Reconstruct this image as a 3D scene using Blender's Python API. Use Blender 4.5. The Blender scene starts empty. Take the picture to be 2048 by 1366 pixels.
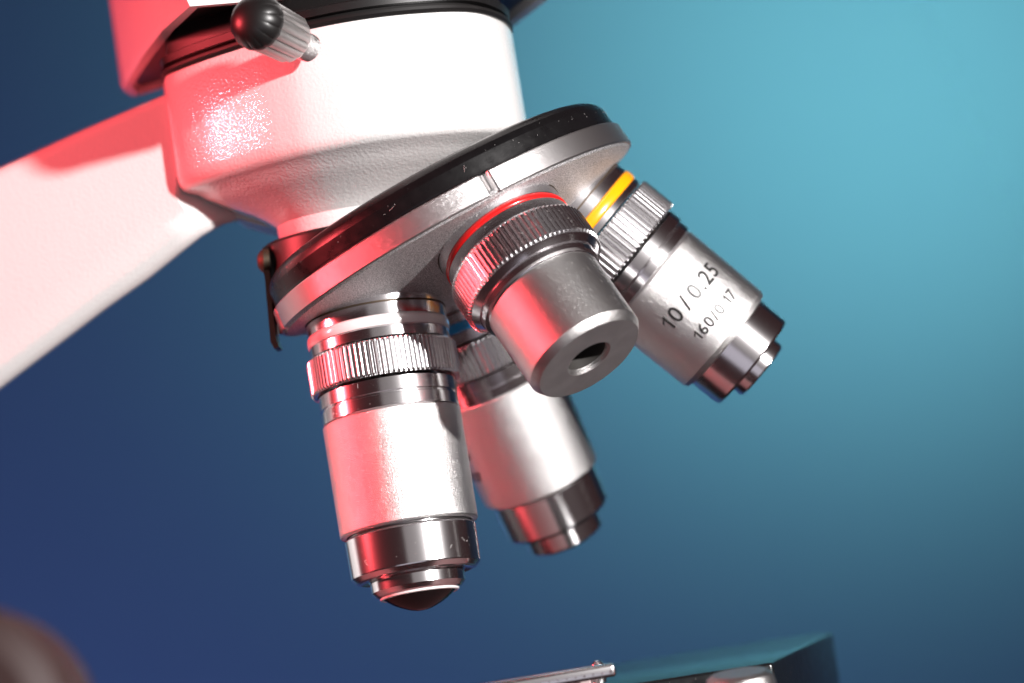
import bpy, bmesh, math, random
from mathutils import Vector, Matrix, Quaternion
random.seed(7)
S = bpy.context.scene
R = math.radians

# ------------------------------------------------------------ camera (1 unit = 1 cm, Z = the microscope's upright)
cam_data = bpy.data.cameras.new("camera")
cam = bpy.data.objects.new("camera", cam_data)
S.collection.objects.link(cam)
CAM = Vector((0.3264, -43.7425, -5.0668))
ROT = Matrix(((0.98858, 0.15070, 0.0), (0.01282, -0.08411, -0.99637), (-0.15015, 0.98499, -0.08509))).to_quaternion().to_matrix()
cam.matrix_world = Matrix.Translation(CAM) @ ROT.to_4x4()
FPX = 5207.8
cam_data.sensor_width = 36.0
cam_data.lens = FPX / 2048 * 36.0
cam_data.clip_start = 1.0
cam_data.clip_end = 600
cam_data.dof.use_dof = True
cam_data.dof.focus_distance = 41.9
cam_data.dof.aperture_fstop = 0.10
cam_data.dof.aperture_blades = 9
S.camera = cam

# ------------------------------------------------------------ world, lamps, exposure
W = bpy.data.worlds.new("World"); S.world = W; W.use_nodes = True
bg = W.node_tree.nodes["Background"]
bg.inputs[0].default_value = (0.032, 0.015, 0.016, 1)
bg.inputs[1].default_value = 1.0
S.view_settings.view_transform = 'Standard'
S.view_settings.look = 'None'
S.view_settings.exposure = 0
S.view_settings.gamma = 1

def spot(name, loc, target, power, color, angle, radius, blend=0.4):
    l = bpy.data.lights.new(name, 'SPOT'); l.energy = power; l.color = color
    l.spot_size = R(angle); l.spot_blend = blend; l.shadow_soft_size = radius
    o = bpy.data.objects.new(name, l); S.collection.objects.link(o)
    o.location = loc
    o.rotation_euler = (Vector(target) - Vector(loc)).to_track_quat('-Z', 'Y').to_euler()
    return o
def area(name, loc, target, power, color, sx, sy):
    l = bpy.data.lights.new(name, 'AREA'); l.energy = power; l.color = color
    l.shape = 'RECTANGLE'; l.size = sx; l.size_y = sy
    o = bpy.data.objects.new(name, l); S.collection.objects.link(o)
    o.location = loc
    o.rotation_euler = (Vector(target) - Vector(loc)).to_track_quat('-Z', 'Y').to_euler()
    return o
spot("key_lamp", (43, -53, 12.0), (-3, 0, -1), 415000, (1.0, 0.965, 0.95), 30, 1.5)
rl = area("red_lamp", (-60, -9.0, 15), (-2, 0, 0), 7200, (1.0, 0.078, 0.095), 1.6, 11)
rl.data.spread = R(60)
spot("backdrop_lamp", (23.3, 60.5, 17.5), (20.5, 92, 20.0), 37800, (1.0, 1.0, 0.95), 121, 1.5, 1.0)
spot("blue_lamp", (-45, 22, -40), (8, 92, -8), 76000, (0.58, 0.30, 0.83), 140, 3.0, 1.0)

area("front_fill", (7, -66, 8), (0, 0, -2), 900, (1.0, 0.97, 0.97), 38, 34)  # unseen fill, added to give chrome and satin metal soft greys
area("side_strip", (62, -4, 4), (0, 0, -2), 90, (1.0, 0.97, 0.93), 1.2, 26)
area("low_fill", (-4, -56, -21), (0, 0, -2), 1700, (0.90, 0.88, 1.0), 52, 20)  # added bluish fill from below, unseen; brightens chrome tips and lower chamfers

def px(x, y, Y):
    """point on the plane world-Y = Y seen at photograph pixel x, y"""
    d = ROT @ Vector(((x - 1024) / FPX, -(y - 683) / FPX, -1))
    return CAM + d * ((Y - CAM.y) / d.y)

# ------------------------------------------------------------ materials
def mat(name, base=(0.5, 0.5, 0.5), rough=0.4, metal=0.0, coat=0.0, bump=None, spec=None, speck=None, rvar=None, aniso=0.0, crough=0.1, cvar=None, lathe=0):
    m = bpy.data.materials.new(name); m.use_nodes = True
    nt = m.node_tree; b = nt.nodes["Principled BSDF"]
    b.inputs["Base Color"].default_value = (*base, 1)
    b.inputs["Roughness"].default_value = rough
    b.inputs["Metallic"].default_value = metal
    b.inputs["Coat Weight"].default_value = coat
    b.inputs["Coat Roughness"].default_value = crough
    if coat == 1.0: b.inputs["Coat IOR"].default_value = 1.5
    if spec is not None: b.inputs["Specular IOR Level"].default_value = spec
    tc = nt.nodes.new("ShaderNodeTexCoord")
    def noise(scale, detail=2, stretch=None):
        n = nt.nodes.new("ShaderNodeTexNoise"); n.inputs["Scale"].default_value = scale; n.inputs["Detail"].default_value = detail
        if stretch:
            mp = nt.nodes.new("ShaderNodeMapping"); mp.inputs["Scale"].default_value = stretch
            nt.links.new(tc.outputs["Object"], mp.inputs[0]); nt.links.new(mp.outputs[0], n.inputs["Vector"])
        else: nt.links.new(tc.outputs["Object"], n.inputs["Vector"])
        return n
    def ramp(src, lo, hi, a, c):
        mr = nt.nodes.new("ShaderNodeMapRange"); nt.links.new(src, mr.inputs[0])
        mr.inputs[1].default_value = lo; mr.inputs[2].default_value = hi; mr.inputs[3].default_value = a; mr.inputs[4].default_value = c
        return mr.outputs[0]
    col = None
    if cvar:   # cvar: (scale, colour2, lo, hi)
        n = noise(cvar[0], 4); f = ramp(n.outputs[0], cvar[2], cvar[3], 0, 1)
        mx = nt.nodes.new("ShaderNodeMix"); mx.data_type = 'RGBA'
        mx.inputs[6].default_value = (*base, 1); mx.inputs[7].default_value = (*cvar[1], 1)
        nt.links.new(f, mx.inputs[0]); col = mx.outputs[2]
    if speck:  # dust: (scale, threshold, colour)
        v = nt.nodes.new("ShaderNodeTexVoronoi"); v.inputs["Scale"].default_value = speck[0]; v.inputs["Randomness"].default_value = 1
        nt.links.new(tc.outputs["Object"], v.inputs["Vector"])
        f1 = ramp(v.outputs["Distance"], speck[1], speck[1] * 0.6, 0, 1)
        n2 = noise(speck[0] * 0.21, 2); f2 = ramp(n2.outputs[0], 0.56, 0.60, 0, 1)
        mu = nt.nodes.new("ShaderNodeMath"); mu.operation = 'MULTIPLY'; nt.links.new(f1, mu.inputs[0]); nt.links.new(f2, mu.inputs[1])
        mx = nt.nodes.new("ShaderNodeMix"); mx.data_type = 'RGBA'
        if col: nt.links.new(col, mx.inputs[6])
        else: mx.inputs[6].default_value = (*base, 1)
        mx.inputs[7].default_value = (*speck[2], 1); nt.links.new(mu.outputs[0], mx.inputs[0]); col = mx.outputs[2]
        inv = nt.nodes.new("ShaderNodeMath"); inv.operation = 'MULTIPLY_ADD'; inv.inputs[1].default_value = -metal; inv.inputs[2].default_value = metal
        nt.links.new(mu.outputs[0], inv.inputs[0]); nt.links.new(inv.outputs[0], b.inputs["Metallic"])
    if col: nt.links.new(col, b.inputs["Base Color"])
    if rvar:   # (scale, lo, hi, stretch)
        n = noise(rvar[0], 3, rvar[3] if len(rvar) > 3 else None)
        nt.links.new(ramp(n.outputs[0], 0.3, 0.7, rvar[1], rvar[2]), b.inputs["Roughness"])
    if bump:   # list of (scale, strength_distance, detail, stretch)
        prev = None
        for bp in bump:
            n = noise(bp[0], bp[2] if len(bp) > 2 else 2, bp[3] if len(bp) > 3 else None)
            bn = nt.nodes.new("ShaderNodeBump"); bn.inputs["Strength"].default_value = 1.0; bn.inputs["Distance"].default_value = bp[1]
            nt.links.new(n.outputs[0], bn.inputs["Height"])
            if prev: nt.links.new(prev, bn.inputs["Normal"])
            prev = bn.outputs[0]
        if lathe:   # concentric turning marks about the local Z axis
            sx = nt.nodes.new("ShaderNodeSeparateXYZ"); nt.links.new(tc.outputs["Object"], sx.inputs[0])
            cx = nt.nodes.new("ShaderNodeCombineXYZ"); nt.links.new(sx.outputs[0], cx.inputs[0]); nt.links.new(sx.outputs[1], cx.inputs[1])
            ln = nt.nodes.new("ShaderNodeVectorMath"); ln.operation = 'LENGTH'; nt.links.new(cx.outputs[0], ln.inputs[0])
            n = nt.nodes.new("ShaderNodeTexNoise"); n.noise_dimensions = '1D'; n.inputs["Scale"].default_value = 60; n.inputs["Detail"].default_value = 2
            nt.links.new(ln.outputs["Value"], n.inputs["W"])
            bn = nt.nodes.new("ShaderNodeBump"); bn.inputs["Distance"].default_value = lathe; nt.links.new(n.outputs[0], bn.inputs["Height"])
            nt.links.new(prev, bn.inputs["Normal"]); prev = bn.outputs[0]
        nt.links.new(prev, b.inputs["Normal"]); nt.links.new(prev, b.inputs["Coat Normal"])
    return m

M = {}
M['paint'] = mat("white_enamel_paint", (0.80, 0.78, 0.77), 0.42, coat=1.0, crough=0.03, bump=[(19, 0.0072, 2), (44, 0.0008, 2)])
M['black_paint'] = mat("black_semi_gloss_paint", (0.005, 0.0045, 0.005), 0.32, spec=0.35, bump=[(60, 0.0012, 3)], speck=(34, 0.06, (0.5, 0.48, 0.46)), rvar=(6, 0.26, 0.36))
M['black_plain'] = mat("black_plastic", (0.010, 0.009, 0.009), 0.38, bump=[(80, 0.0006, 2)])
M['black_stage'] = mat("black_stage_coating", (0.007, 0.008, 0.009), 0.16, bump=[(60, 0.0006, 3)], speck=(22, 0.10, (0.5, 0.48, 0.46)), rvar=(5, 0.12, 0.24))
M['chrome'] = mat("polished_chrome", (0.86, 0.84, 0.85), 0.18, 1.0, speck=(34, 0.07, (0.6, 0.58, 0.56)), bump=[(50, 0.0003, 2)])
M['chrome_soft'] = mat("soft_turned_chrome", (0.70, 0.69, 0.70), 0.26, 1.0, speck=(34, 0.10, (0.6, 0.58, 0.56)), bump=[(5, 0.0012, 3, (1, 1, 30))])
M['satin'] = mat("satin_blasted_metal", (0.70, 0.685, 0.68), 0.34, 1.0, bump=[(85, 0.0095, 2)])
M['satin_fine'] = mat("fine_satin_metal", (0.50, 0.485, 0.48), 0.38, 1.0, bump=[(100, 0.0045, 1)], speck=(20, 0.09, (0.7, 0.68, 0.66)))
M['turned'] = mat("turned_end_face_metal", (0.76, 0.71, 0.70), 0.5, 1.0, bump=[(90, 0.0015, 3)], speck=(30, 0.08, (0.7, 0.67, 0.65)), cvar=(2, (0.68, 0.63, 0.62), 0.4, 0.6), lathe=0.0016)
M['blasted'] = mat("grey_blasted_nosepiece", (0.80, 0.78, 0.78), 0.52, 0.85, bump=[(48, 0.016, 3), (20, 0.003, 2)], speck=(18, 0.10, (0.7, 0.68, 0.65)), cvar=(58, (0.26, 0.255, 0.26), 0.38, 0.62))
M['grip'] = mat("scratched_bright_rim", (0.60, 0.58, 0.58), 0.36, 1.0, bump=[(16, 0.0022, 4, (1, 1, 26)), (60, 0.0008, 2)], speck=(40, 0.06, (0.7, 0.68, 0.66)))
M['knurl'] = mat("knurled_chrome", (0.80, 0.79, 0.80), 0.24, 1.0)
M['groove'] = mat("dark_groove", (0.02, 0.017, 0.016), 0.4, 0.3)
M['red'] = mat("red_enamel", (0.75, 0.012, 0.012), 0.25, coat=0.6)
M['yellow'] = mat("yellow_enamel", (0.90, 0.36, 0.003), 0.25, coat=0.6)
M['blue'] = mat("blue_enamel", (0.005, 0.32, 0.72), 0.25, coat=0.6)
M['white'] = mat("white_enamel", (0.82, 0.78, 0.77), 0.25, coat=0.6)
M['brass'] = mat("brass_seam", (0.06, 0.04, 0.025), 0.55, 0.6)
M['spring'] = mat('tarnished_spring_steel', (0.10, 0.075, 0.06), 0.4, 0.9)
M['bronze'] = mat('reddish_brown_metal', (0.24, 0.17, 0.17), 0.5, 0.3)
M['ink'] = mat("engraved_black_ink", (0.014, 0.013, 0.013), 0.42, spec=0.6)
M['bore'] = mat("blackened_bore", (0.035, 0.032, 0.03), 0.5, 0.0)
M['cone'] = mat("black_lens_mount", (0.003, 0.0025, 0.003), 0.14, spec=0.3)
M['glass'] = mat("front_lens_glass", (0.02, 0.02, 0.025), 0.03, coat=0.9)
M['dust'] = mat("dust_and_lint", (0.72, 0.68, 0.66), 0.8)
M['knob'] = mat("brown_grey_rubber", (0.028, 0.010, 0.009), 0.6)

def backdrop_mat():
    m = bpy.data.materials.new("teal_backdrop_cloth"); m.use_nodes = True
    nt = m.node_tree; b = nt.nodes["Principled BSDF"]; b.inputs["Roughness"].default_value = 0.9; b.inputs["Specular IOR Level"].default_value = 0.1
    tc = nt.nodes.new("ShaderNodeTexCoord")
    mx = nt.nodes.new("ShaderNodeMix"); mx.data_type = 'RGBA'
    mx.inputs[6].default_value = (0.128, 0.450, 0.585, 1); mx.inputs[7].default_value = (0.142, 0.490, 0.605, 1)
    n = nt.nodes.new("ShaderNodeTexNoise"); n.inputs["Scale"].default_value = 0.9; n.inputs["Detail"].default_value = 5
    nt.links.new(tc.outputs["Object"], n.inputs["Vector"]); nt.links.new(n.outputs[0], mx.inputs[0])
    nt.links.new(mx.outputs[2], b.inputs["Base Color"])
    return m
M['backdrop'] = backdrop_mat()

# ------------------------------------------------------------ building helpers
ROOT = bpy.data.objects.new("microscope", None)
S.collection.objects.link(ROOT)
BASE = Vector((-7.0, 5.0, -19.0))
ROOT.location = BASE
ROOT['label'] = "white laboratory microscope with four chrome objectives on a tilted black nosepiece"
ROOT['category'] = "microscope"

def finish(me, sharp=12):
    for p in me.polygons: p.use_smooth = True
    me.set_sharp_from_angle(angle=R(sharp))
def link(name, me, m, parent, matrix=None, label=None, sharp=12):
    """mesh object; matrix is in world space when parent is ROOT, else local to parent"""
    if m is not None: me.materials.append(m)
    finish(me, sharp)
    o = bpy.data.objects.new(name, me); S.collection.objects.link(o)
    o.parent = parent
    mm = matrix if matrix is not None else Matrix.Identity(4)
    if parent is ROOT: mm = Matrix.Translation(-BASE) @ mm
    o.matrix_local = mm
    if label: o['label'] = label
    return o
def mesh_from(bm, name, recalc=True):
    if recalc: bmesh.ops.recalc_face_normals(bm, faces=bm.faces)
    me = bpy.data.meshes.new(name); bm.to_mesh(me); bm.free(); return me
def lathe(prof, seg=128, rfun=None, close=False):
    """profile: (s, r) pairs along local +Z; rfun(angle, r, index) may reshape the radius"""
    bm = bmesh.new(); rings = []
    for i, (s, r) in enumerate(prof):
        if r <= 1e-6: rings.append([bm.verts.new((0, 0, s))]); continue
        ring = []
        for k in range(seg):
            a = 2 * math.pi * k / seg
            rr = rfun(a, r, i) if rfun else r
            ring.append(bm.verts.new((rr * math.cos(a), rr * math.sin(a), s)))
        rings.append(ring)
    pairs = list(zip(rings[:-1], rings[1:]))
    if close: pairs.append((rings[-1], rings[0]))
    for a, b in pairs:
        if len(a) == 1 and len(b) == 1: continue
        for k in range(seg):
            k2 = (k + 1) % seg
            if len(a) == 1: bm.faces.new((a[0], b[k2], b[k]))
            elif len(b) == 1: bm.faces.new((a[k], a[k2], b[0]))
            else: bm.faces.new((a[k], a[k2], b[k2], b[k]))
    return bm
def mm(prof): return [(s / 10, r / 10) for s, r in prof]
def axis_matrix(loc, d, roll=0.0):
    d = Vector(d).normalized()
    q = d.to_track_quat('Z', 'Y')
    return Matrix.Translation(Vector(loc)) @ q.to_matrix().to_4x4() @ Matrix.Rotation(roll, 4, 'Z')
def knurl(s0, s1, r, n, depth, duty=0.5, style='ridge', bevel=0.35):
    """knurled ring: n ridges; s0..s1 along the axis, in mm"""
    per = 8; seg = n * per
    bm = bmesh.new()
    if style == 'saw': pat = [0.0, 0.45, 1.0, 1.0, 0.62, 0.28, 0.0, 0.0]
    elif style == 'round': pat = [0.0, 0.8, 0.97, 1.0, 1.0, 0.97, 0.8, 0.0]
    else: pat = [0.0, 0.0, 0.85, 1.0, 1.0, 0.95, 0.35, 0.0]
    ri = r - depth
    stations = [(s0, ri * 0.0 + ri, 0), (s0, ri, 1), (s0 + bevel, ri, 2), (s1 - bevel, ri, 2), (s1, ri, 1), (s1, ri, 0)]
    rings = []
    for s, rb, lv in stations:
        ring = []
        for k in range(seg):
            a = 2 * math.pi * k / seg; h = pat[k % per]
            rr = ri - 0.5 if lv == 0 else (ri + depth * h * (0.45 if lv == 1 else 1.0))
            ring.append(bm.verts.new((rr / 10 * math.cos(a), rr / 10 * math.sin(a), s / 10)))
        rings.append(ring)
    for a, b in zip(rings[:-1], rings[1:]):
        for k in range(seg):
            k2 = (k + 1) % seg; bm.faces.new((a[k], a[k2], b[k2], b[k]))
    return bm
def prism(pts, vec):
    """closed polygon (3D points) extruded by vec"""
    bm = bmesh.new()
    a = [bm.verts.new(p) for p in pts]; b = [bm.verts.new(Vector(p) + Vector(vec)) for p in pts]
    bm.faces.new(a); bm.faces.new(list(reversed(b)))
    n = len(pts)
    for i in range(n):
        j = (i + 1) % n; bm.faces.new((a[j], a[i], b[i], b[j]))
    bmesh.ops.recalc_face_normals(bm, faces=bm.faces)
    return bm
def bevel_all(bm, w, seg=3, ang=25):
    ed = [e for e in bm.edges if len(e.link_faces) == 2 and e.calc_face_angle(0) > R(ang)]
    bmesh.ops.bevel(bm, geom=ed, offset=w, segments=seg, profile=0.5, affect='EDGES', clamp_overlap=True)
def box_between(p, q, w, h, up=(0, 0, 1)):
    p, q = Vector(p), Vector(q); d = (q - p).normalized(); u = Vector(up); sd = d.cross(u).normalized(); u = sd.cross(d)
    c = [p + sd * sx * w / 2 + u * sz * h / 2 for sx, sz in ((-1, -1), (1, -1), (1, 1), (-1, 1))]
    return prism(c, q - p)

# ------------------------------------------------------------ backdrop
bm = bmesh.new()
nx = 24
rows = []
for i in range(nx + 1):
    x = -130 + 290 * i / nx
    rows.append([bm.verts.new((x, 92 + 0.0 * x, z)) for z in (-75, -40, 0, 40, 75)])
for a, b in zip(rows[:-1], rows[1:]):
    for j in range(4): bm.faces.new((a[j], b[j], b[j + 1], a[j + 1]))
me = mesh_from(bm, "backdrop"); me.materials.append(M['backdrop'])
bd = bpy.data.objects.new("backdrop", me); S.collection.objects.link(bd); bd['kind'] = 'structure'

# ------------------------------------------------------------ nosepiece
AX = Vector((0.34331, 0.01384, -0.93912)).normalized()
NM = axis_matrix((-0.14, 0, 0), AX)
NMi = NM.inverted()
def ang_of(p):
    q = NMi @ Vector(p); return math.atan2(q.y, q.x)
OBJ = {'white': ((-1.8601, -0.5624, -0.6883), (0.0168, -0.1163, -0.9931)),
       'red': ((0.4673, -2.0312, 0.1409), (0.3909, -0.3724, -0.8417)),
       'yellow': ((1.7209, 0.4669, 0.636), (0.6694, 0.0586, -0.7406)),
       'blue': ((-0.5103, 1.998, -0.1571), (0.2567, 0.309, -0.9158))}
face = lathe(mm([(-8.5, 26), (-6.6, 32.4), (-6.0, 33.0), (-5.5, 33.15), (-5.0, 32.8), (-4.2, 30.2), (-0.7, 20.3), (1.5, 14), (3.2, 9), (4.1, 4), (4.4, 0)]), 256)
nose = link("nosepiece", mesh_from(face, "nosepiece"), M['blasted'], ROOT, NM, "grey blasted nosepiece cone that carries the four objectives")
na = ang_of((0.33, -3.2, 0.9))
def notch(a, r, i):
    for k in range(4):
        d = (a - na - k * math.pi / 2 + math.pi) % (2 * math.pi) - math.pi
        if abs(d) < R(1.5): return r - 0.10 * (1 - abs(d) / R(1.5)) ** 0.6
    return r
rim = lathe(mm([(-6.0, 32.0), (-5.45, 33.1), (-5.35, 33.4), (-5.6, 33.6), (-9.1, 33.2), (-9.3, 33.0), (-9.3, 31.5)]), 720, notch)
link("grip_rim", mesh_from(rim, "grip_rim"), M['grip'], nose, None, "bright scratched metal rim with click notches")
blk = lathe(mm([(-9.3, 30), (-9.35, 32.2), (-9.5, 32.4), (-9.8, 32.5), (-12.2, 32.25), (-12.8, 32.05), (-13.4, 31.7), (-13.9, 31.2), (-14.3, 30.6), (-14.6, 29.8), (-14.8, 28.8), (-14.9, 27.5), (-14.9, 12)]), 256)
link("turret_ring", mesh_from(blk, "turret_ring"), M['black_paint'], nose, None, "black painted ring above the bright rim")
# ------------------------------------------------------------ objectives
def band_ring(s0, s1, r, bulge, n=14):
    return [(s0, r - 0.25)] + [(s0 + (s1 - s0) * (0.5 - 0.5 * math.cos(math.pi * i / n)), r + bulge * math.sin(math.pi * i / n)) for i in range(n + 1)] + [(s1, r - 0.25)]
def text_on_cylinder(txt, size, r, s_top, a0, bold, parent, label=None, right_end=False):
    """flat print wrapped round the barrel; letters stand towards the nosepiece"""
    def glyph(ch):
        cu = bpy.data.curves.new("lettering", 'FONT'); cu.body = ch; cu.size = size; cu.offset = bold; cu.resolution_u = 4
        to = bpy.data.objects.new("lettering_tmp", cu); S.collection.objects.link(to)
        dg = bpy.context.evaluated_depsgraph_get(); me = bpy.data.meshes.new_from_object(to.evaluated_get(dg))
        bpy.data.objects.remove(to); bpy.data.curves.remove(cu)
        pts = [v.co.copy() for v in me.vertices]; fs = [tuple(p.vertices) for p in me.polygons]; bpy.data.meshes.remove(me)
        return pts, fs
    zero, _ = glyph("0"); hcap = max(p.y for p in zero) - 0.01; sw = 0.085 * size + 2 * bold
    bm = bmesh.new(); cur = 0.0
    for ch in txt:
        if ch == ' ': cur += size * 0.13; continue
        if ch == '1':     # a one with its flag
            w = 0.30 * size; pts = [Vector(p) for p in ((w - sw, 0, 0), (w, 0, 0), (w, hcap, 0), (w - sw * 0.8, hcap, 0), (w - sw, hcap * 0.9, 0), (0, hcap * 0.72, 0), (0, hcap * 0.72 - sw, 0), (w - sw, hcap * 0.80, 0))]
            fs = [(0, 1, 2, 3, 4, 7), (4, 5, 6, 7)]
        else: pts, fs = glyph(ch)
        x0 = min(p.x for p in pts); x1 = max(p.x for p in pts)
        vs = [bm.verts.new((p.x - x0 + cur, p.y, 0)) for p in pts]
        for f in fs: bm.faces.new([vs[i] for i in f])
        cur += x1 - x0 + size * (0.12 if ch != '1' else 0.16)
    xs = [v.co.x for v in bm.verts]; x = min(xs); w = max(xs)
    x += 0.03
    while x < w:
        bmesh.ops.bisect_plane(bm, geom=bm.verts[:] + bm.edges[:] + bm.faces[:], plane_co=(x, 0, 0), plane_no=(1, 0, 0)); x += 0.03
    off = -w if right_end else 0
    for v in bm.verts:
        a = a0 - (v.co.x + off) / r
        v.co = Vector((r * math.cos(a), r * math.sin(a), s_top - v.co.y))
    ret = bmesh.ops.extrude_face_region(bm, geom=bm.faces[:])
    for e in ret['geom']:
        if isinstance(e, bmesh.types.BMVert): f = (r - 0.006) / r; e.co.x *= f; e.co.y *= f
    o = link("lettering", mesh_from(bm, "lettering"), M['ink'], parent, None, label)
    return o
def lint(parent, mtx_pts, n_speck, n_fibre):
    """specks and hairs of dust lying on a surface: function mtx_pts() gives (point, normal)"""
    bm = bmesh.new()
    for i in range(n_speck):
        p, n = mtx_pts(); s = random.uniform(0.0022, 0.0055) * (1.8 if random.random() < 0.06 else 1)
        ret = bmesh.ops.create_icosphere(bm, subdivisions=1, radius=s)
        q = n.to_track_quat('Z', 'Y')
        for v in ret['verts']:
            v.co = p + q @ (Vector((v.co.x, v.co.y, v.co.z * 0.6)) ) * random.uniform(0.8, 1.2)
    for i in range(n_fibre):
        p, n = mtx_pts(); t = n.orthogonal().normalized(); t = Quaternion(n, random.uniform(0, 6.28)) @ t
        L = random.uniform(0.03, 0.11); cur = random.uniform(-1.6, 1.6); w = random.uniform(0.0010, 0.0017)
        prev = None; c = p + n * 0.004; lift = random.uniform(0, 0.35)
        for k in range(7):
            b = n.cross(t).normalized()
            ring = [bm.verts.new(c + (b * math.cos(a) + n * math.sin(a)) * w) for a in (0, 2.09, 4.19)]
            if prev:
                for j in range(3): bm.faces.new((prev[j], prev[(j + 1) % 3], ring[(j + 1) % 3], ring[j]))
            prev = ring; t = Quaternion(n, cur / 6) @ t; c = c + (t + n * lift * (0.5 - k / 6)) * L / 6
    o = link("dust", mesh_from(bm, "dust"), M['dust'], parent, None); o['kind'] = 'stuff'; return o

def objective(key, spec):
    loc, d = OBJ[key]
    mt = axis_matrix(loc, d)
    inv = mt.inverted(); v = (inv.to_3x3() @ (CAM - Vector(loc))); toward = math.atan2(v.y, v.x)  # local angle that faces the room's front
    body = link("objective", mesh_from(lathe(mm(spec['barrel']), 160), "objective_barrel"), spec.get('bm', M['satin']), ROOT, mt, spec['label'])
    link("collar", mesh_from(lathe(mm(spec['collar']), 160), "collar"), M['chrome_soft'] if key == 'red' else M['chrome'], body)
    s0, s1, r, bl, cm = spec['band']
    link("colour_band", mesh_from(lathe(mm(band_ring(s0, s1, r, bl)), 160), "colour_band"), cm, body, None, spec['bandlabel'])
    k = spec['knurl']
    link("knurled_ring", mesh_from(knurl(*k), "knurled_ring"), M['knurl'], body, None, None, 6)
    link("ring", mesh_from(lathe(mm(spec['ring']), 160), "ring"), M['chrome'], body)
    seam = lathe(mm([(spec['collar'][0][0] + spec['seam'], spec['collar'][0][1]), (spec['collar'][0][0] + spec['seam'], spec['collar'][0][1] + 0.10), (spec['collar'][0][0] + spec['seam'] + 0.3, spec['collar'][0][1] + 0.10), (spec['collar'][0][0] + spec['seam'] + 0.3, spec['collar'][0][1])]), 128)
    link("seam", mesh_from(seam, "seam"), M['brass'], body)
    if 'tip' in spec: link("tip", mesh_from(lathe(mm(spec['tip']), 160), "tip"), M['chrome'], body)
    if 'nose' in spec: link("lens_mount", mesh_from(lathe(mm(spec['nose']), 128), "lens_mount"), M['chrome'], body)
    return body, toward

wh, wt = objective('white', dict(
    label="upright objective with a white band, chrome tip and black cone lens",
    collar=[(-3, 11.7), (1.6, 11.7), (1.75, 11.5), (3.5, 11.5), (3.65, 11.7), (5.2, 11.7), (5.5, 11.2)], seam=2.35,
    band=(1.75, 3.45, 11.72, 0.22, M['white']), bandlabel="white enamel band",
    knurl=(5.65, 11.55, 12.55, 92, 0.5),
    ring=[(11.3, 10.5), (11.75, 11.0), (12.0, 11.45), (14.15, 11.5), (14.3, 11.1), (14.55, 11.1), (14.7, 11.4), (16.6, 11.45), (16.75, 11.1), (17.0, 11.0)],
    barrel=[(16.8, 10.9), (16.85, 11.4), (17.0, 11.52), (35.2, 11.42), (35.5, 11.25), (35.55, 10.4)],
    tip=[(35.3, 10.1), (35.75, 10.1), (35.95, 10.5), (36.3, 10.85), (42.3, 10.72), (42.5, 10.65), (43.2, 9.9), (43.35, 9.3), (43.0, 8.3), (43.0, 7.0)],
    nose=[(42.8, 7.2), (42.9, 7.9), (43.3, 8.0), (43.6, 7.8), (45.2, 7.75), (45.9, 7.1), (46.2, 6.5), (46.0, 5.5)]))
link("lens_seat", mesh_from(lathe(mm([(46.0, 6.6), (46.45, 6.5), (46.55, 6.2), (46.2, 5.9)]), 96), "lens_seat"), M['white'], wh, None, "pale ring round the black cone")
link("lens_cone", mesh_from(lathe(mm([(46.1, 6.15), (46.5, 5.85), (47.0, 5.2), (47.6, 4.3), (48.1, 3.35), (48.5, 2.4), (48.75, 1.7), (48.85, 1.25)]), 96), "lens_cone"), M['cone'], wh, None, "glossy black cone at the bottom end")
link("front_lens", mesh_from(lathe(mm([(48.84, 1.25), (48.95, 0.8), (49.0, 0)]), 48), "front_lens"), M['glass'], wh)

rd, rt = objective('red', dict(bm=M['satin_fine'],
    label="short front objective with a red band and a flat end with a round hole",
    collar=[(-5, 11.3), (-1.9, 11.3), (0.25, 11.3), (0.4, 11.1), (1.4, 11.1), (1.55, 11.3), (3.3, 11.35), (3.7, 11.0)], seam=2.9,
    band=(0.4, 1.4, 11.22, 0.22, M['red']), bandlabel="red enamel band",
    knurl=(3.85, 9.6, 12.45, 84, 0.62, 0.5, 'saw'),
    ring=[(9.3, 11.4), (9.62, 11.8), (9.9, 11.5), (10.6, 10.9), (10.65, 10.4), (10.9, 10.35), (11.0, 10.75), (11.8, 10.6), (11.95, 10.0), (12.2, 9.8)],
    barrel=[(12.05, 9.3), (12.1, 9.9), (12.3, 10.0), (24.6, 9.95), (24.8, 9.85), (25.85, 9.15), (25.95, 9.05)]))
link("end_face", mesh_from(lathe(mm([(25.9, 9.08), (25.95, 9.0), (25.95, 3.95), (25.9, 3.85)]), 160), "end_face"), M['turned'], rd, None, "flat turned end face with a round hole")
link("hole_rim", mesh_from(lathe(mm([(25.93, 3.96), (25.55, 3.62), (25.2, 3.58), (25.1, 3.5)]), 96), "hole_rim"), M['satin_fine'], rd)
link("bore", mesh_from(lathe(mm([(25.2, 3.56), (20.2, 3.5), (20.2, 3.0), (15.0, 3.0), (15.0, 0)]), 96), "bore"), M['bore'], rd)

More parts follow.
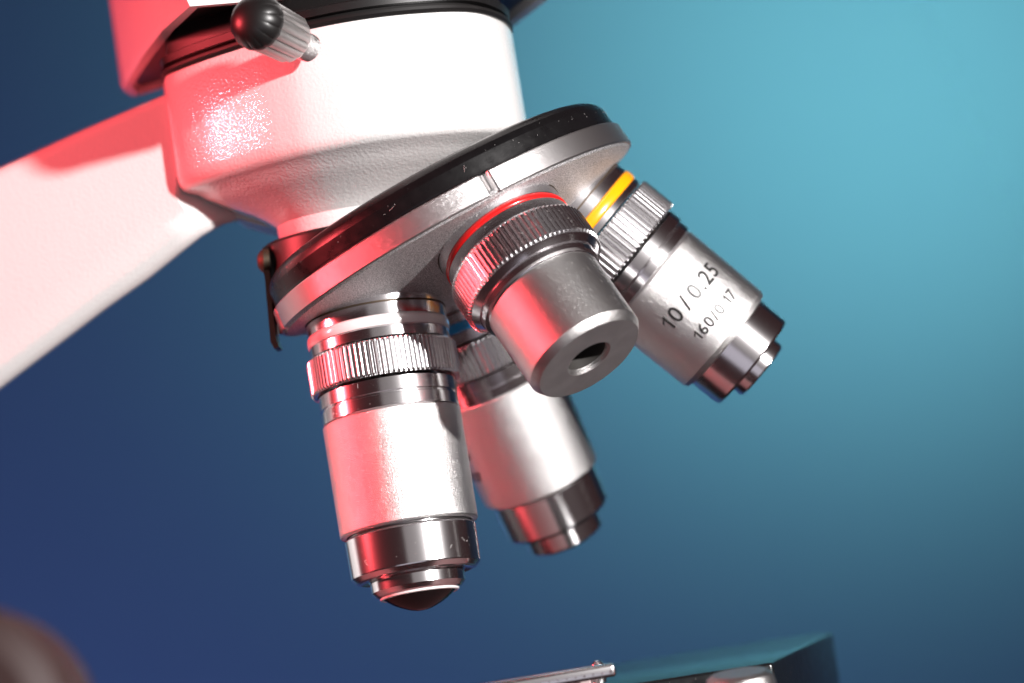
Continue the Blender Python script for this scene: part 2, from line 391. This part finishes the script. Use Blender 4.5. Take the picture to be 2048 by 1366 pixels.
yl, yt = objective('yellow', dict(
    label="right-hand objective with a yellow band and engraved numbers on its barrel",
    collar=[(-3, 11.75), (1.45, 11.75), (1.6, 11.55), (3.35, 11.55), (3.5, 11.75), (4.5, 11.75), (4.8, 11.3)], seam=2.35,
    band=(1.6, 3.35, 11.72, 0.2, M['yellow']), bandlabel="yellow enamel band",
    knurl=(4.95, 11.45, 12.45, 78, 0.45, 0.5, 'round'),
    ring=[(11.2, 10.4), (11.6, 10.9), (12.0, 11.35), (14.0, 11.35), (14.15, 10.95), (14.4, 10.9), (14.5, 11.0), (16.0, 10.95), (16.2, 10.5), (16.5, 10.3)],
    barrel=[(16.35, 10.0), (16.4, 10.5), (16.6, 10.62), (32.3, 10.4), (32.7, 10.2), (33.1, 10.05), (33.15, 9.1)],
    tip=[(32.8, 8.9), (33.1, 9.05), (33.4, 9.2), (38.6, 9.15), (39.0, 8.9), (39.05, 5.0)],
    nose=[(38.6, 5.55), (40.9, 5.5), (41.2, 5.2), (41.2, 2.5), (40.8, 2.2), (40.8, 0)]))
bl, bt = objective('blue', dict(
    label="rear objective with a blue band, half hidden behind the front one",
    collar=[(-3, 11.8), (2.4, 11.8), (2.55, 11.6), (4.1, 11.6), (4.25, 11.8), (6.2, 11.8), (6.5, 11.3)], seam=3.4,
    band=(2.55, 4.1, 11.78, 0.2, M['blue']), bandlabel="blue enamel band",
    knurl=(6.7, 12.95, 12.5, 82, 0.5, 0.5, 'round'),
    ring=[(12.7, 10.5), (13.1, 11.0), (13.4, 11.45), (15.3, 11.45), (15.45, 11.05), (15.7, 11.05), (15.8, 11.4), (17.5, 11.35), (17.7, 10.9), (17.9, 10.6)],
    barrel=[(17.7, 10.5), (17.75, 11.2), (17.95, 11.35), (37.5, 10.95), (37.9, 10.7), (37.95, 9.8)],
    tip=[(37.6, 9.6), (37.9, 9.75), (38.3, 9.95), (45.0, 9.85), (45.6, 9.4), (45.65, 6.5)],
    nose=[(45.3, 7.2), (49.2, 7.1), (49.7, 6.6), (49.7, 3), (49.3, 2.6), (49.3, 0)]))

# print on the barrels
text_on_cylinder("10 / 0.25", 0.40, 1.061, 2.46, yt + 0.44, 0.005, yl)
text_on_cylinder("160/0.17", 0.28, 1.057, 2.93, yt + 0.26, 0.003, yl)
text_on_cylinder("40 / 0.65", 0.36, 1.132, 2.75, bt + 1.05, 0.004, bl, None, True)
text_on_cylinder("160/0.17", 0.27, 1.125, 3.2, bt + 1.0, 0.003, bl, None, True)
text_on_cylinder("4 / 0.10", 0.33, 1.001, 1.95, rt + 1.42, 0.004, rd, None, True)
text_on_cylinder("160/-", 0.25, 1.0, 2.3, rt + 1.42, 0.003, rd, None, True)

# lint and dust on the sharp objectives
def on_ring(s0, s1, r, c, spread=1.35):
    def f():
        a = c + random.uniform(-spread, spread); s = random.uniform(s0, s1) / 10
        n = Vector((math.cos(a), math.sin(a), 0)); return n * (r / 10) + Vector((0, 0, s)), n
    return f
lint(rd, on_ring(3.9, 9.8, 12.44, rt + 0.3), 90, 26)
lint(rd, on_ring(12.5, 24.5, 9.99, rt), 60, 9)
lint(rd, on_ring(-1, 3.4, 11.33, rt), 40, 5)
lint(wh, on_ring(36.4, 42.2, 10.8, wt), 14, 5)
lint(wh, on_ring(12, 16.6, 11.46, wt), 60, 5)
lint(wh, on_ring(5.7, 11.5, 12.54, wt), 30, 4)

def on_disc():
    while True:
        a = random.uniform(0, 6.283); r = random.uniform(1.0, 3.2)
        break
    s = (-0.07 - (r - 2.03) * 0.352) + 0.004
    n = Vector((math.cos(a) * 0.39, math.sin(a) * 0.39, 0.92)); return Vector((r * math.cos(a), r * math.sin(a), s)), n.normalized()
lint(nose, on_disc, 220, 14)
def on_black():
    a = random.uniform(0, 6.283); n = Vector((math.cos(a), math.sin(a), 0)); return n * 3.235 + Vector((0, 0, random.uniform(-1.3, -1.0))), n
lint(nose, on_black, 90, 14)

# ------------------------------------------------------------ head casting
HC = px(667, 112, 0.55); HC = Vector((HC.x, 0.55, 0))     # vertical axis of the head
zt = 4.02                                                   # height of the head's top rim
HR = 3.03
plan = [(-4.93, 0.42), (-4.88, 0.02), (-4.74, -0.34), (-4.15, -0.93), (-3.40, -1.50), (-2.85, -1.87), (-2.31, -2.13), (-1.48, -2.30), (-0.67, -2.22), (0.14, -1.88), (0.62, -1.41), (0.94, -0.67), (1.09, -0.03), (1.13, 0.6), (1.05, 1.3), (0.6, 2.2), (-0.4, 3.0), (-1.9, 3.35), (-3.4, 3.0), (-4.5, 2.1), (-4.88, 1.1)]
def catmull(pts, per=10):
    out = []; n = len(pts)
    for i in range(n):
        p0, p1, p2, p3 = (Vector(pts[(i + k - 1) % n]) for k in range(4))
        for j in range(per):
            t = j / per
            out.append(0.5 * ((2 * p1) + (p2 - p0) * t + (2 * p0 - 5 * p1 + 4 * p2 - p3) * t * t + (3 * p1 - p0 - 3 * p2 + p3) * t ** 3))
    return out
OUT = catmull(plan)
HC2 = Vector((HC.x, HC.y))
def loft(stations, closed_ends=True):
    """rings follow the head's outline: (z, inset in cm) or (z, t, r): share t of the way to a circle of radius r"""
    bm = bmesh.new(); rings = []
    for st in stations:
        ring = []
        for p in OUT:
            d = (p - HC2); L = d.length; d = d / L
            q = HC2 + d * (L - st[1]) if len(st) == 2 else (p.lerp(HC2 + d * st[2], st[1]))
            ring.append(bm.verts.new((q.x, q.y, st[0])))
        rings.append(ring)
    for a, b in zip(rings[:-1], rings[1:]):
        for k in range(len(a)):
            k2 = (k + 1) % len(a); bm.faces.new((a[k], b[k], b[k2], a[k2]))
    if closed_ends: bm.faces.new(rings[0]); bm.faces.new(list(reversed(rings[-1])))
    return bm
head_st = [(zt + 0.02, 0.12), (zt - 0.02, 0.03), (zt - 0.09, 0.0), (2.30, -0.01), (2.18, 0.0), (2.10, 0.03), (2.04, 0.08), (2.00, 0.14), (1.95, 0.20, 1.42), (1.84, 0.30, 1.42), (1.68, 0.5, 1.42), (1.47, 0.78, 1.42), (1.32, 0.93, 1.42), (1.22, 1.0, 1.40), (0.80, 1.0, 1.37)]
hd = link("head", mesh_from(loft(head_st), "head"), M['paint'], ROOT, None, "white painted rounded head casting above the nosepiece", 30)
web = prism([px(x, y, 0.75) for x, y in ((380, 350), (430, 408), (475, 437), (520, 450), (563, 458), (600, 452), (620, 400), (600, 300), (420, 300))], (0.0, 1.3, 0)); bevel_all(web, 0.05, 2, 40)
link("casting_web", mesh_from(web, "casting_web"), M['paint'], hd)
mount = lathe([(0.84, 1.0), (0.95, 1.55), (0.93, 1.64), (0.88, 1.67), (0.30, 1.67), (0.22, 1.6), (0.2, 0.8)], 128)
link("turret_mount", mesh_from(mount, "turret_mount"), M['black_plain'], hd, Matrix.Translation((HC.x, HC.y, 0)), "black mount between the head and the turret")
fl = loft([(zt - 0.01, 0.6), (zt - 0.01, 0.01), (zt + 0.04, -0.03), (zt + 0.09, -0.02), (zt + 0.10, 0.12), (zt + 0.17, 0.14), (zt + 0.18, 0.02), (zt + 0.30, 0.0), (zt + 0.34, 0.10), (zt + 0.80, 0.16)])
link("dovetail_flange", mesh_from(fl, "dovetail_flange"), M['black_plain'], hd, None, "black ring flange on top of the head")

# ------------------------------------------------------------ housing above the head
HZ = 4.60
def at_z(x, y, z):
    d = ROT @ Vector(((x - 1024) / FPX, -(y - 683) / FPX, -1)); t = (z - CAM.z) / d.z; return CAM + d * t
foot = [(375, 12), (318, 62), (276, 118), (250, 165), (243, 182), (262, 196), (330, 175), (600, 130), (1025, 58), (1070, 24), (1100, 0), (1165, -44), (1150, -56), (1000, -46), (850, -30), (690, -14), (575, -4), (470, 4)]
fp = [at_z(x, y, HZ) for x, y in foot]
H_UP = 4.2
bm = bmesh.new()
cen = sum(fp, Vector()) / len(fp)
def inset(p, d):
    v = cen - p; v.z = 0; return p + v.normalized() * d
rings = [[p + Vector((0, 0, H_UP)) for p in fp], [p + Vector((0, 0, 0.12)) for p in fp], [inset(p, 0.06) + Vector((0, 0, 0.0)) for p in fp], [inset(p, 0.26) for p in fp], [inset(p, 0.30) + Vector((0, 0, 0.16)) for p in fp], [inset(p, 1.2) + Vector((0, 0, 0.16)) for p in fp]]
vs = [[bm.verts.new(p) for p in r] for r in rings]
for a, b in zip(vs[:-1], vs[1:]):
    for k in range(len(a)):
        k2 = (k + 1) % len(a); bm.faces.new((a[k], b[k], b[k2], a[k2]))
bm.faces.new(vs[0])
hs = link("tube_housing", mesh_from(bm, "tube_housing"), M['paint'], ROOT, None, "white housing with chamfered corners above the head", 50)
pl = [inset(p, 0.33) + Vector((0, 0, 0.14)) for p in fp]
b2 = prism(pl, (0, 0, 0.2)); link("mounting_plate", mesh_from(b2, "mounting_plate"), M['black_plain'], hs, None, "black mounting plate under the housing")
sl = at_z(430, 52, HZ + 0.1)
bs = bmesh.new(); bmesh.ops.create_cone(bs, cap_ends=True, segments=48, radius1=0.42, radius2=0.42, depth=0.05)
link("screw_hole", mesh_from(bs, "screw_hole"), M['groove'], hs, Matrix.Translation(sl + Vector((0, 0.25, 0.03))))

# ------------------------------------------------------------ thumb screw on the head
tb = px(611, 93, HC.y - HR)
tdir = (px(488, 31, -3.95) - tb).normalized()
TM = axis_matrix(tb - tdir * 0.1, tdir) @ Matrix.Scale(1.12, 4)
def scallop(n, dep):
    def f(a, r, i): return r - dep * abs(math.sin(a * n / 2)) ** 0.7
    return f
def lobed(n, dep): return lambda a, r, i: r - dep * (1 - abs(math.sin(a * n / 2)) ** 0.55) * min(1, r / 0.36) ** 7
g = lathe([(0.42, 0.0), (0.42, 0.30), (0.44, 0.33), (0.50, 0.36), (1.22, 0.385), (1.25, 0.37), (1.25, 0.2)], 224, lobed(14, 0.035))
ts = link("thumb_screw", mesh_from(g, "thumb_screw"), M['satin_fine'], ROOT, TM, "thumb screw with a fluted metal grip and black domed cap", 24)
cp = lathe([(1.18, 0.25), (1.20, 0.392), (1.26, 0.405)] + [(1.26 + 0.36 * math.sin(t * math.pi / 2 / 9), 0.405 * math.cos(t * math.pi / 2 / 9)) for t in range(1, 9)] + [(1.62, 0)], 224, lobed(14, 0.014))
link("cap", mesh_from(cp, "cap"), M['black_plain'], ts, None, "black domed plastic cap", 24)
th = []
for k in range(26): th += [(0.0 + k * 0.019, 0.185), (0.009 + k * 0.019, 0.205)]
link("thread", mesh_from(lathe(th, 64), "thread"), M['satin'], ts)

# ------------------------------------------------------------ arm
AY = 0.2   # near plane of the arm at the joint; it runs back to the left
def ap(x, y, extra=0.0):
    """point of the arm's near face (a plane that recedes to the left) seen at x, y"""
    d = ROT @ Vector(((x - 1024) / FPX, -(y - 683) / FPX, -1))
    n = Vector((-0.28, -0.960, 0)); p0 = px(372, 300, -0.12) - n * extra
    t = (p0 - CAM).dot(n) / d.dot(n); return CAM + d * t
outer = [(362, 176), (338, 186), (170, 258), (0, 336), (-260, 452), (-520, 560), (-800, 760), (-960, 1250), (-1000, 3400), (-430, 3400), (-400, 1500), (-330, 1130), (-180, 925), (0, 778), (125, 684), (215, 616), (300, 556), (362, 506), (405, 472), (445, 450), (480, 440), (490, 400), (490, 180)]
inner = [(362, 192), (344, 202), (180, 280), (5, 362), (-256, 478), (-500, 590), (-750, 780), (-900, 1260), (-930, 3400), (-500, 3400), (-470, 1500), (-390, 1080), (-220, 840), (-45, 695), (80, 600), (165, 532), (245, 470), (305, 424), (350, 392), (390, 380), (430, 376), (462, 372), (470, 350), (470, 195)]
depth_ = [0.18] * 9 + [0.5] * 12 + [0.1, 0.1]
bm = bmesh.new()
AN = Vector((-0.28, -0.960, 0))
loops = []
for t in (0.0, 0.2, 0.4, 0.6, 0.8, 1.0):
    lp = []
    for (xi, yi), (xo, yo), dp in zip(inner, outer, depth_):
        f = math.sin(t * math.pi / 2); g_ = 1 - math.cos(t * math.pi / 2)
        lp.append(bm.verts.new(ap(xi + (xo - xi) * f, yi + (yo - yi) * f, dp * g_ + max(0, xi - 362) / 100 * 1.1)))
    loops.append(lp)
loops.append([bm.verts.new(ap(x, y, 3.6)) for x, y in outer])
for a, b in zip(loops[:-1], loops[1:]):
    for k in range(len(a)):
        k2 = (k + 1) % len(a); bm.faces.new((a[k], b[k], b[k2], a[k2]))
bm.faces.new(loops[0][:19]); bm.faces.new(loops[0][18:] + loops[0][:1]); bm.faces.new(list(reversed(loops[-1])))
bmesh.ops.recalc_face_normals(bm, faces=bm.faces)
link("arm", mesh_from(bm, "arm"), M['paint'], ROOT, None, "white painted arm running down to the left", 44)

bm = prism([(-14.5, 3.0, -19), (-11.5, 3.0, -19), (-11.5, 12.5, -19), (-14.5, 12.5, -19)], (0, 0, 21.5)); bevel_all(bm, 0.5, 4)
link("column", mesh_from(bm, "column"), M['paint'], ROOT, None, "white upright column that carries the arm", 30)

# ------------------------------------------------------------ click spring on the left of the turret
br = prism([px(x, y, -0.25) for x, y in ((524, 494), (566, 484), (602, 472), (600, 500), (562, 556), (545, 566), (530, 548))], (0, 0.7, 0)); bevel_all(br, 0.025, 2)
bk = link("spring_bracket", mesh_from(br, "spring_bracket"), M['black_plain'], ROOT, None, "black bracket beside the turret ring", 30)
lf = [px(x, y, -0.3) for x, y in ((520, 505), (530, 560), (535, 620), (541, 684), (549, 698), (558, 694), (552, 676), (545, 620), (541, 560), (534, 505))]
link("leaf_spring", mesh_from(prism(lf, (0, 0.6, 0)), "leaf_spring"), M['spring'], bk, None, "thin metal click spring")
sc = lathe([(0.10, 0), (0.09, 0.10), (0.04, 0.17), (0, 0.2), (-0.1, 0.2)], 40)
link("screw", mesh_from(sc, "screw"), M['brass'], bk, axis_matrix(px(526, 522, -0.2), (-1, -0.15, 0.1)))
link("roller", mesh_from(lathe([(-0.25, 0), (-0.25, 0.085), (0.25, 0.085), (0.25, 0)], 32), "roller"), M['chrome'], bk, axis_matrix(px(556, 640, 0.2), (0.1, 0, 1)))

# ------------------------------------------------------------ stage
c1 = px(1545, 1325, -2.6); SZ = c1.z
c0 = at_z(700, 1438, SZ)
far_r = at_z(1664, 1264, SZ)
def sp(x, y): return Vector((x, y, SZ))
stage_poly = [sp(-9.0, c1.y), sp(c1.x, c1.y), sp(far_r.x, far_r.y), sp(far_r.x - 0.2, far_r.y + 0.6), sp(-9.0, far_r.y + 0.6)]
bm = prism(stage_poly, (0, 0, -1.6)); bevel_all(bm, 0.05, 3)
sg = link("stage", mesh_from(bm, "stage"), M['black_stage'], ROOT, None, "black glossy stage plate with a cut-off corner", 40)
def bar(p, q, w, h): return box_between(p, q, w, h)
p0 = Vector(px(760, 1416, -3.0)); p1 = Vector(px(1230, 1338, -3.0))
b3 = bar(p0, p1, 0.55, 0.2); bevel_all(b3, 0.05, 3)
clip = link("slide_clip", mesh_from(b3, "slide_clip"), M['knurl'], ROOT, None, "bright metal slide clip finger on the stage", 40)
teeth = bmesh.new()
for k in range(26):
    t = 0.05 + 0.93 * k / 25; c = p0.lerp(p1, t) + Vector((0, -0.285, -0.02))
    ret = bmesh.ops.create_icosphere(teeth, subdivisions=1, radius=random.uniform(0.008, 0.018)); 
    for v in ret['verts']: v.co = c + Vector((v.co.x, v.co.y * 0.6, v.co.z * 1.8))
link("serration", mesh_from(teeth, "serration"), M['knurl'], clip)["kind"] = "stuff"
q0 = Vector(px(560, 1432, 1.8)); q1 = Vector(px(1185, 1332, 1.8))
b4 = prism([q0, q1, q1 + Vector((-0.1, -3.9, 0)), q0 + Vector((-0.1, -3.9, 0))], (0, 0, -0.25)); bevel_all(b4, 0.04, 2)
hold = link("slide_holder", mesh_from(b4, "slide_holder"), M['bronze'], ROOT, None, "matte metal slide holder plate behind the clip", 40)
ball = lathe([(-0.4, 0.12), (-0.05, 0.13)] + [(0.13 * math.sin(t * math.pi / 12), 0.13 * math.cos(t * math.pi / 12)) for t in range(0, 7)], 40)
link("screw", mesh_from(ball, "screw"), M['knurl'], hold, axis_matrix(px(1196, 1336, 0.3), (0.05, -0.1, 1)))
kn = lathe([(0.0, 0), (0.0, 0.42), (-0.06, 0.50), (-0.2, 0.53), (-2.5, 0.53), (-2.6, 0)], 64)
link("stage_knob", mesh_from(kn, "stage_knob"), M['satin_fine'], ROOT, axis_matrix(px(1478, 1345, -4.2), (0, -0.12, 1)), "grey metal knob below the front edge of the stage")

# ------------------------------------------------------------ focus knob, near the lens and out of focus
fk = lathe([(-0.0, 0), (0, 1.0), (-0.12, 1.32), (-0.4, 1.42), (-1.6, 1.45), (-1.7, 1.2), (-3.0, 1.15), (-3.0, 0)], 96)
link("focus_knob", mesh_from(fk, "focus_knob"), M['knob'], ROOT, axis_matrix(px(-112, 1452, -14.5), (0, -1, 0.12)), "dark focus knob, badly out of focus")

# ------------------------------------------------------------ render
S.render.engine = 'CYCLES'
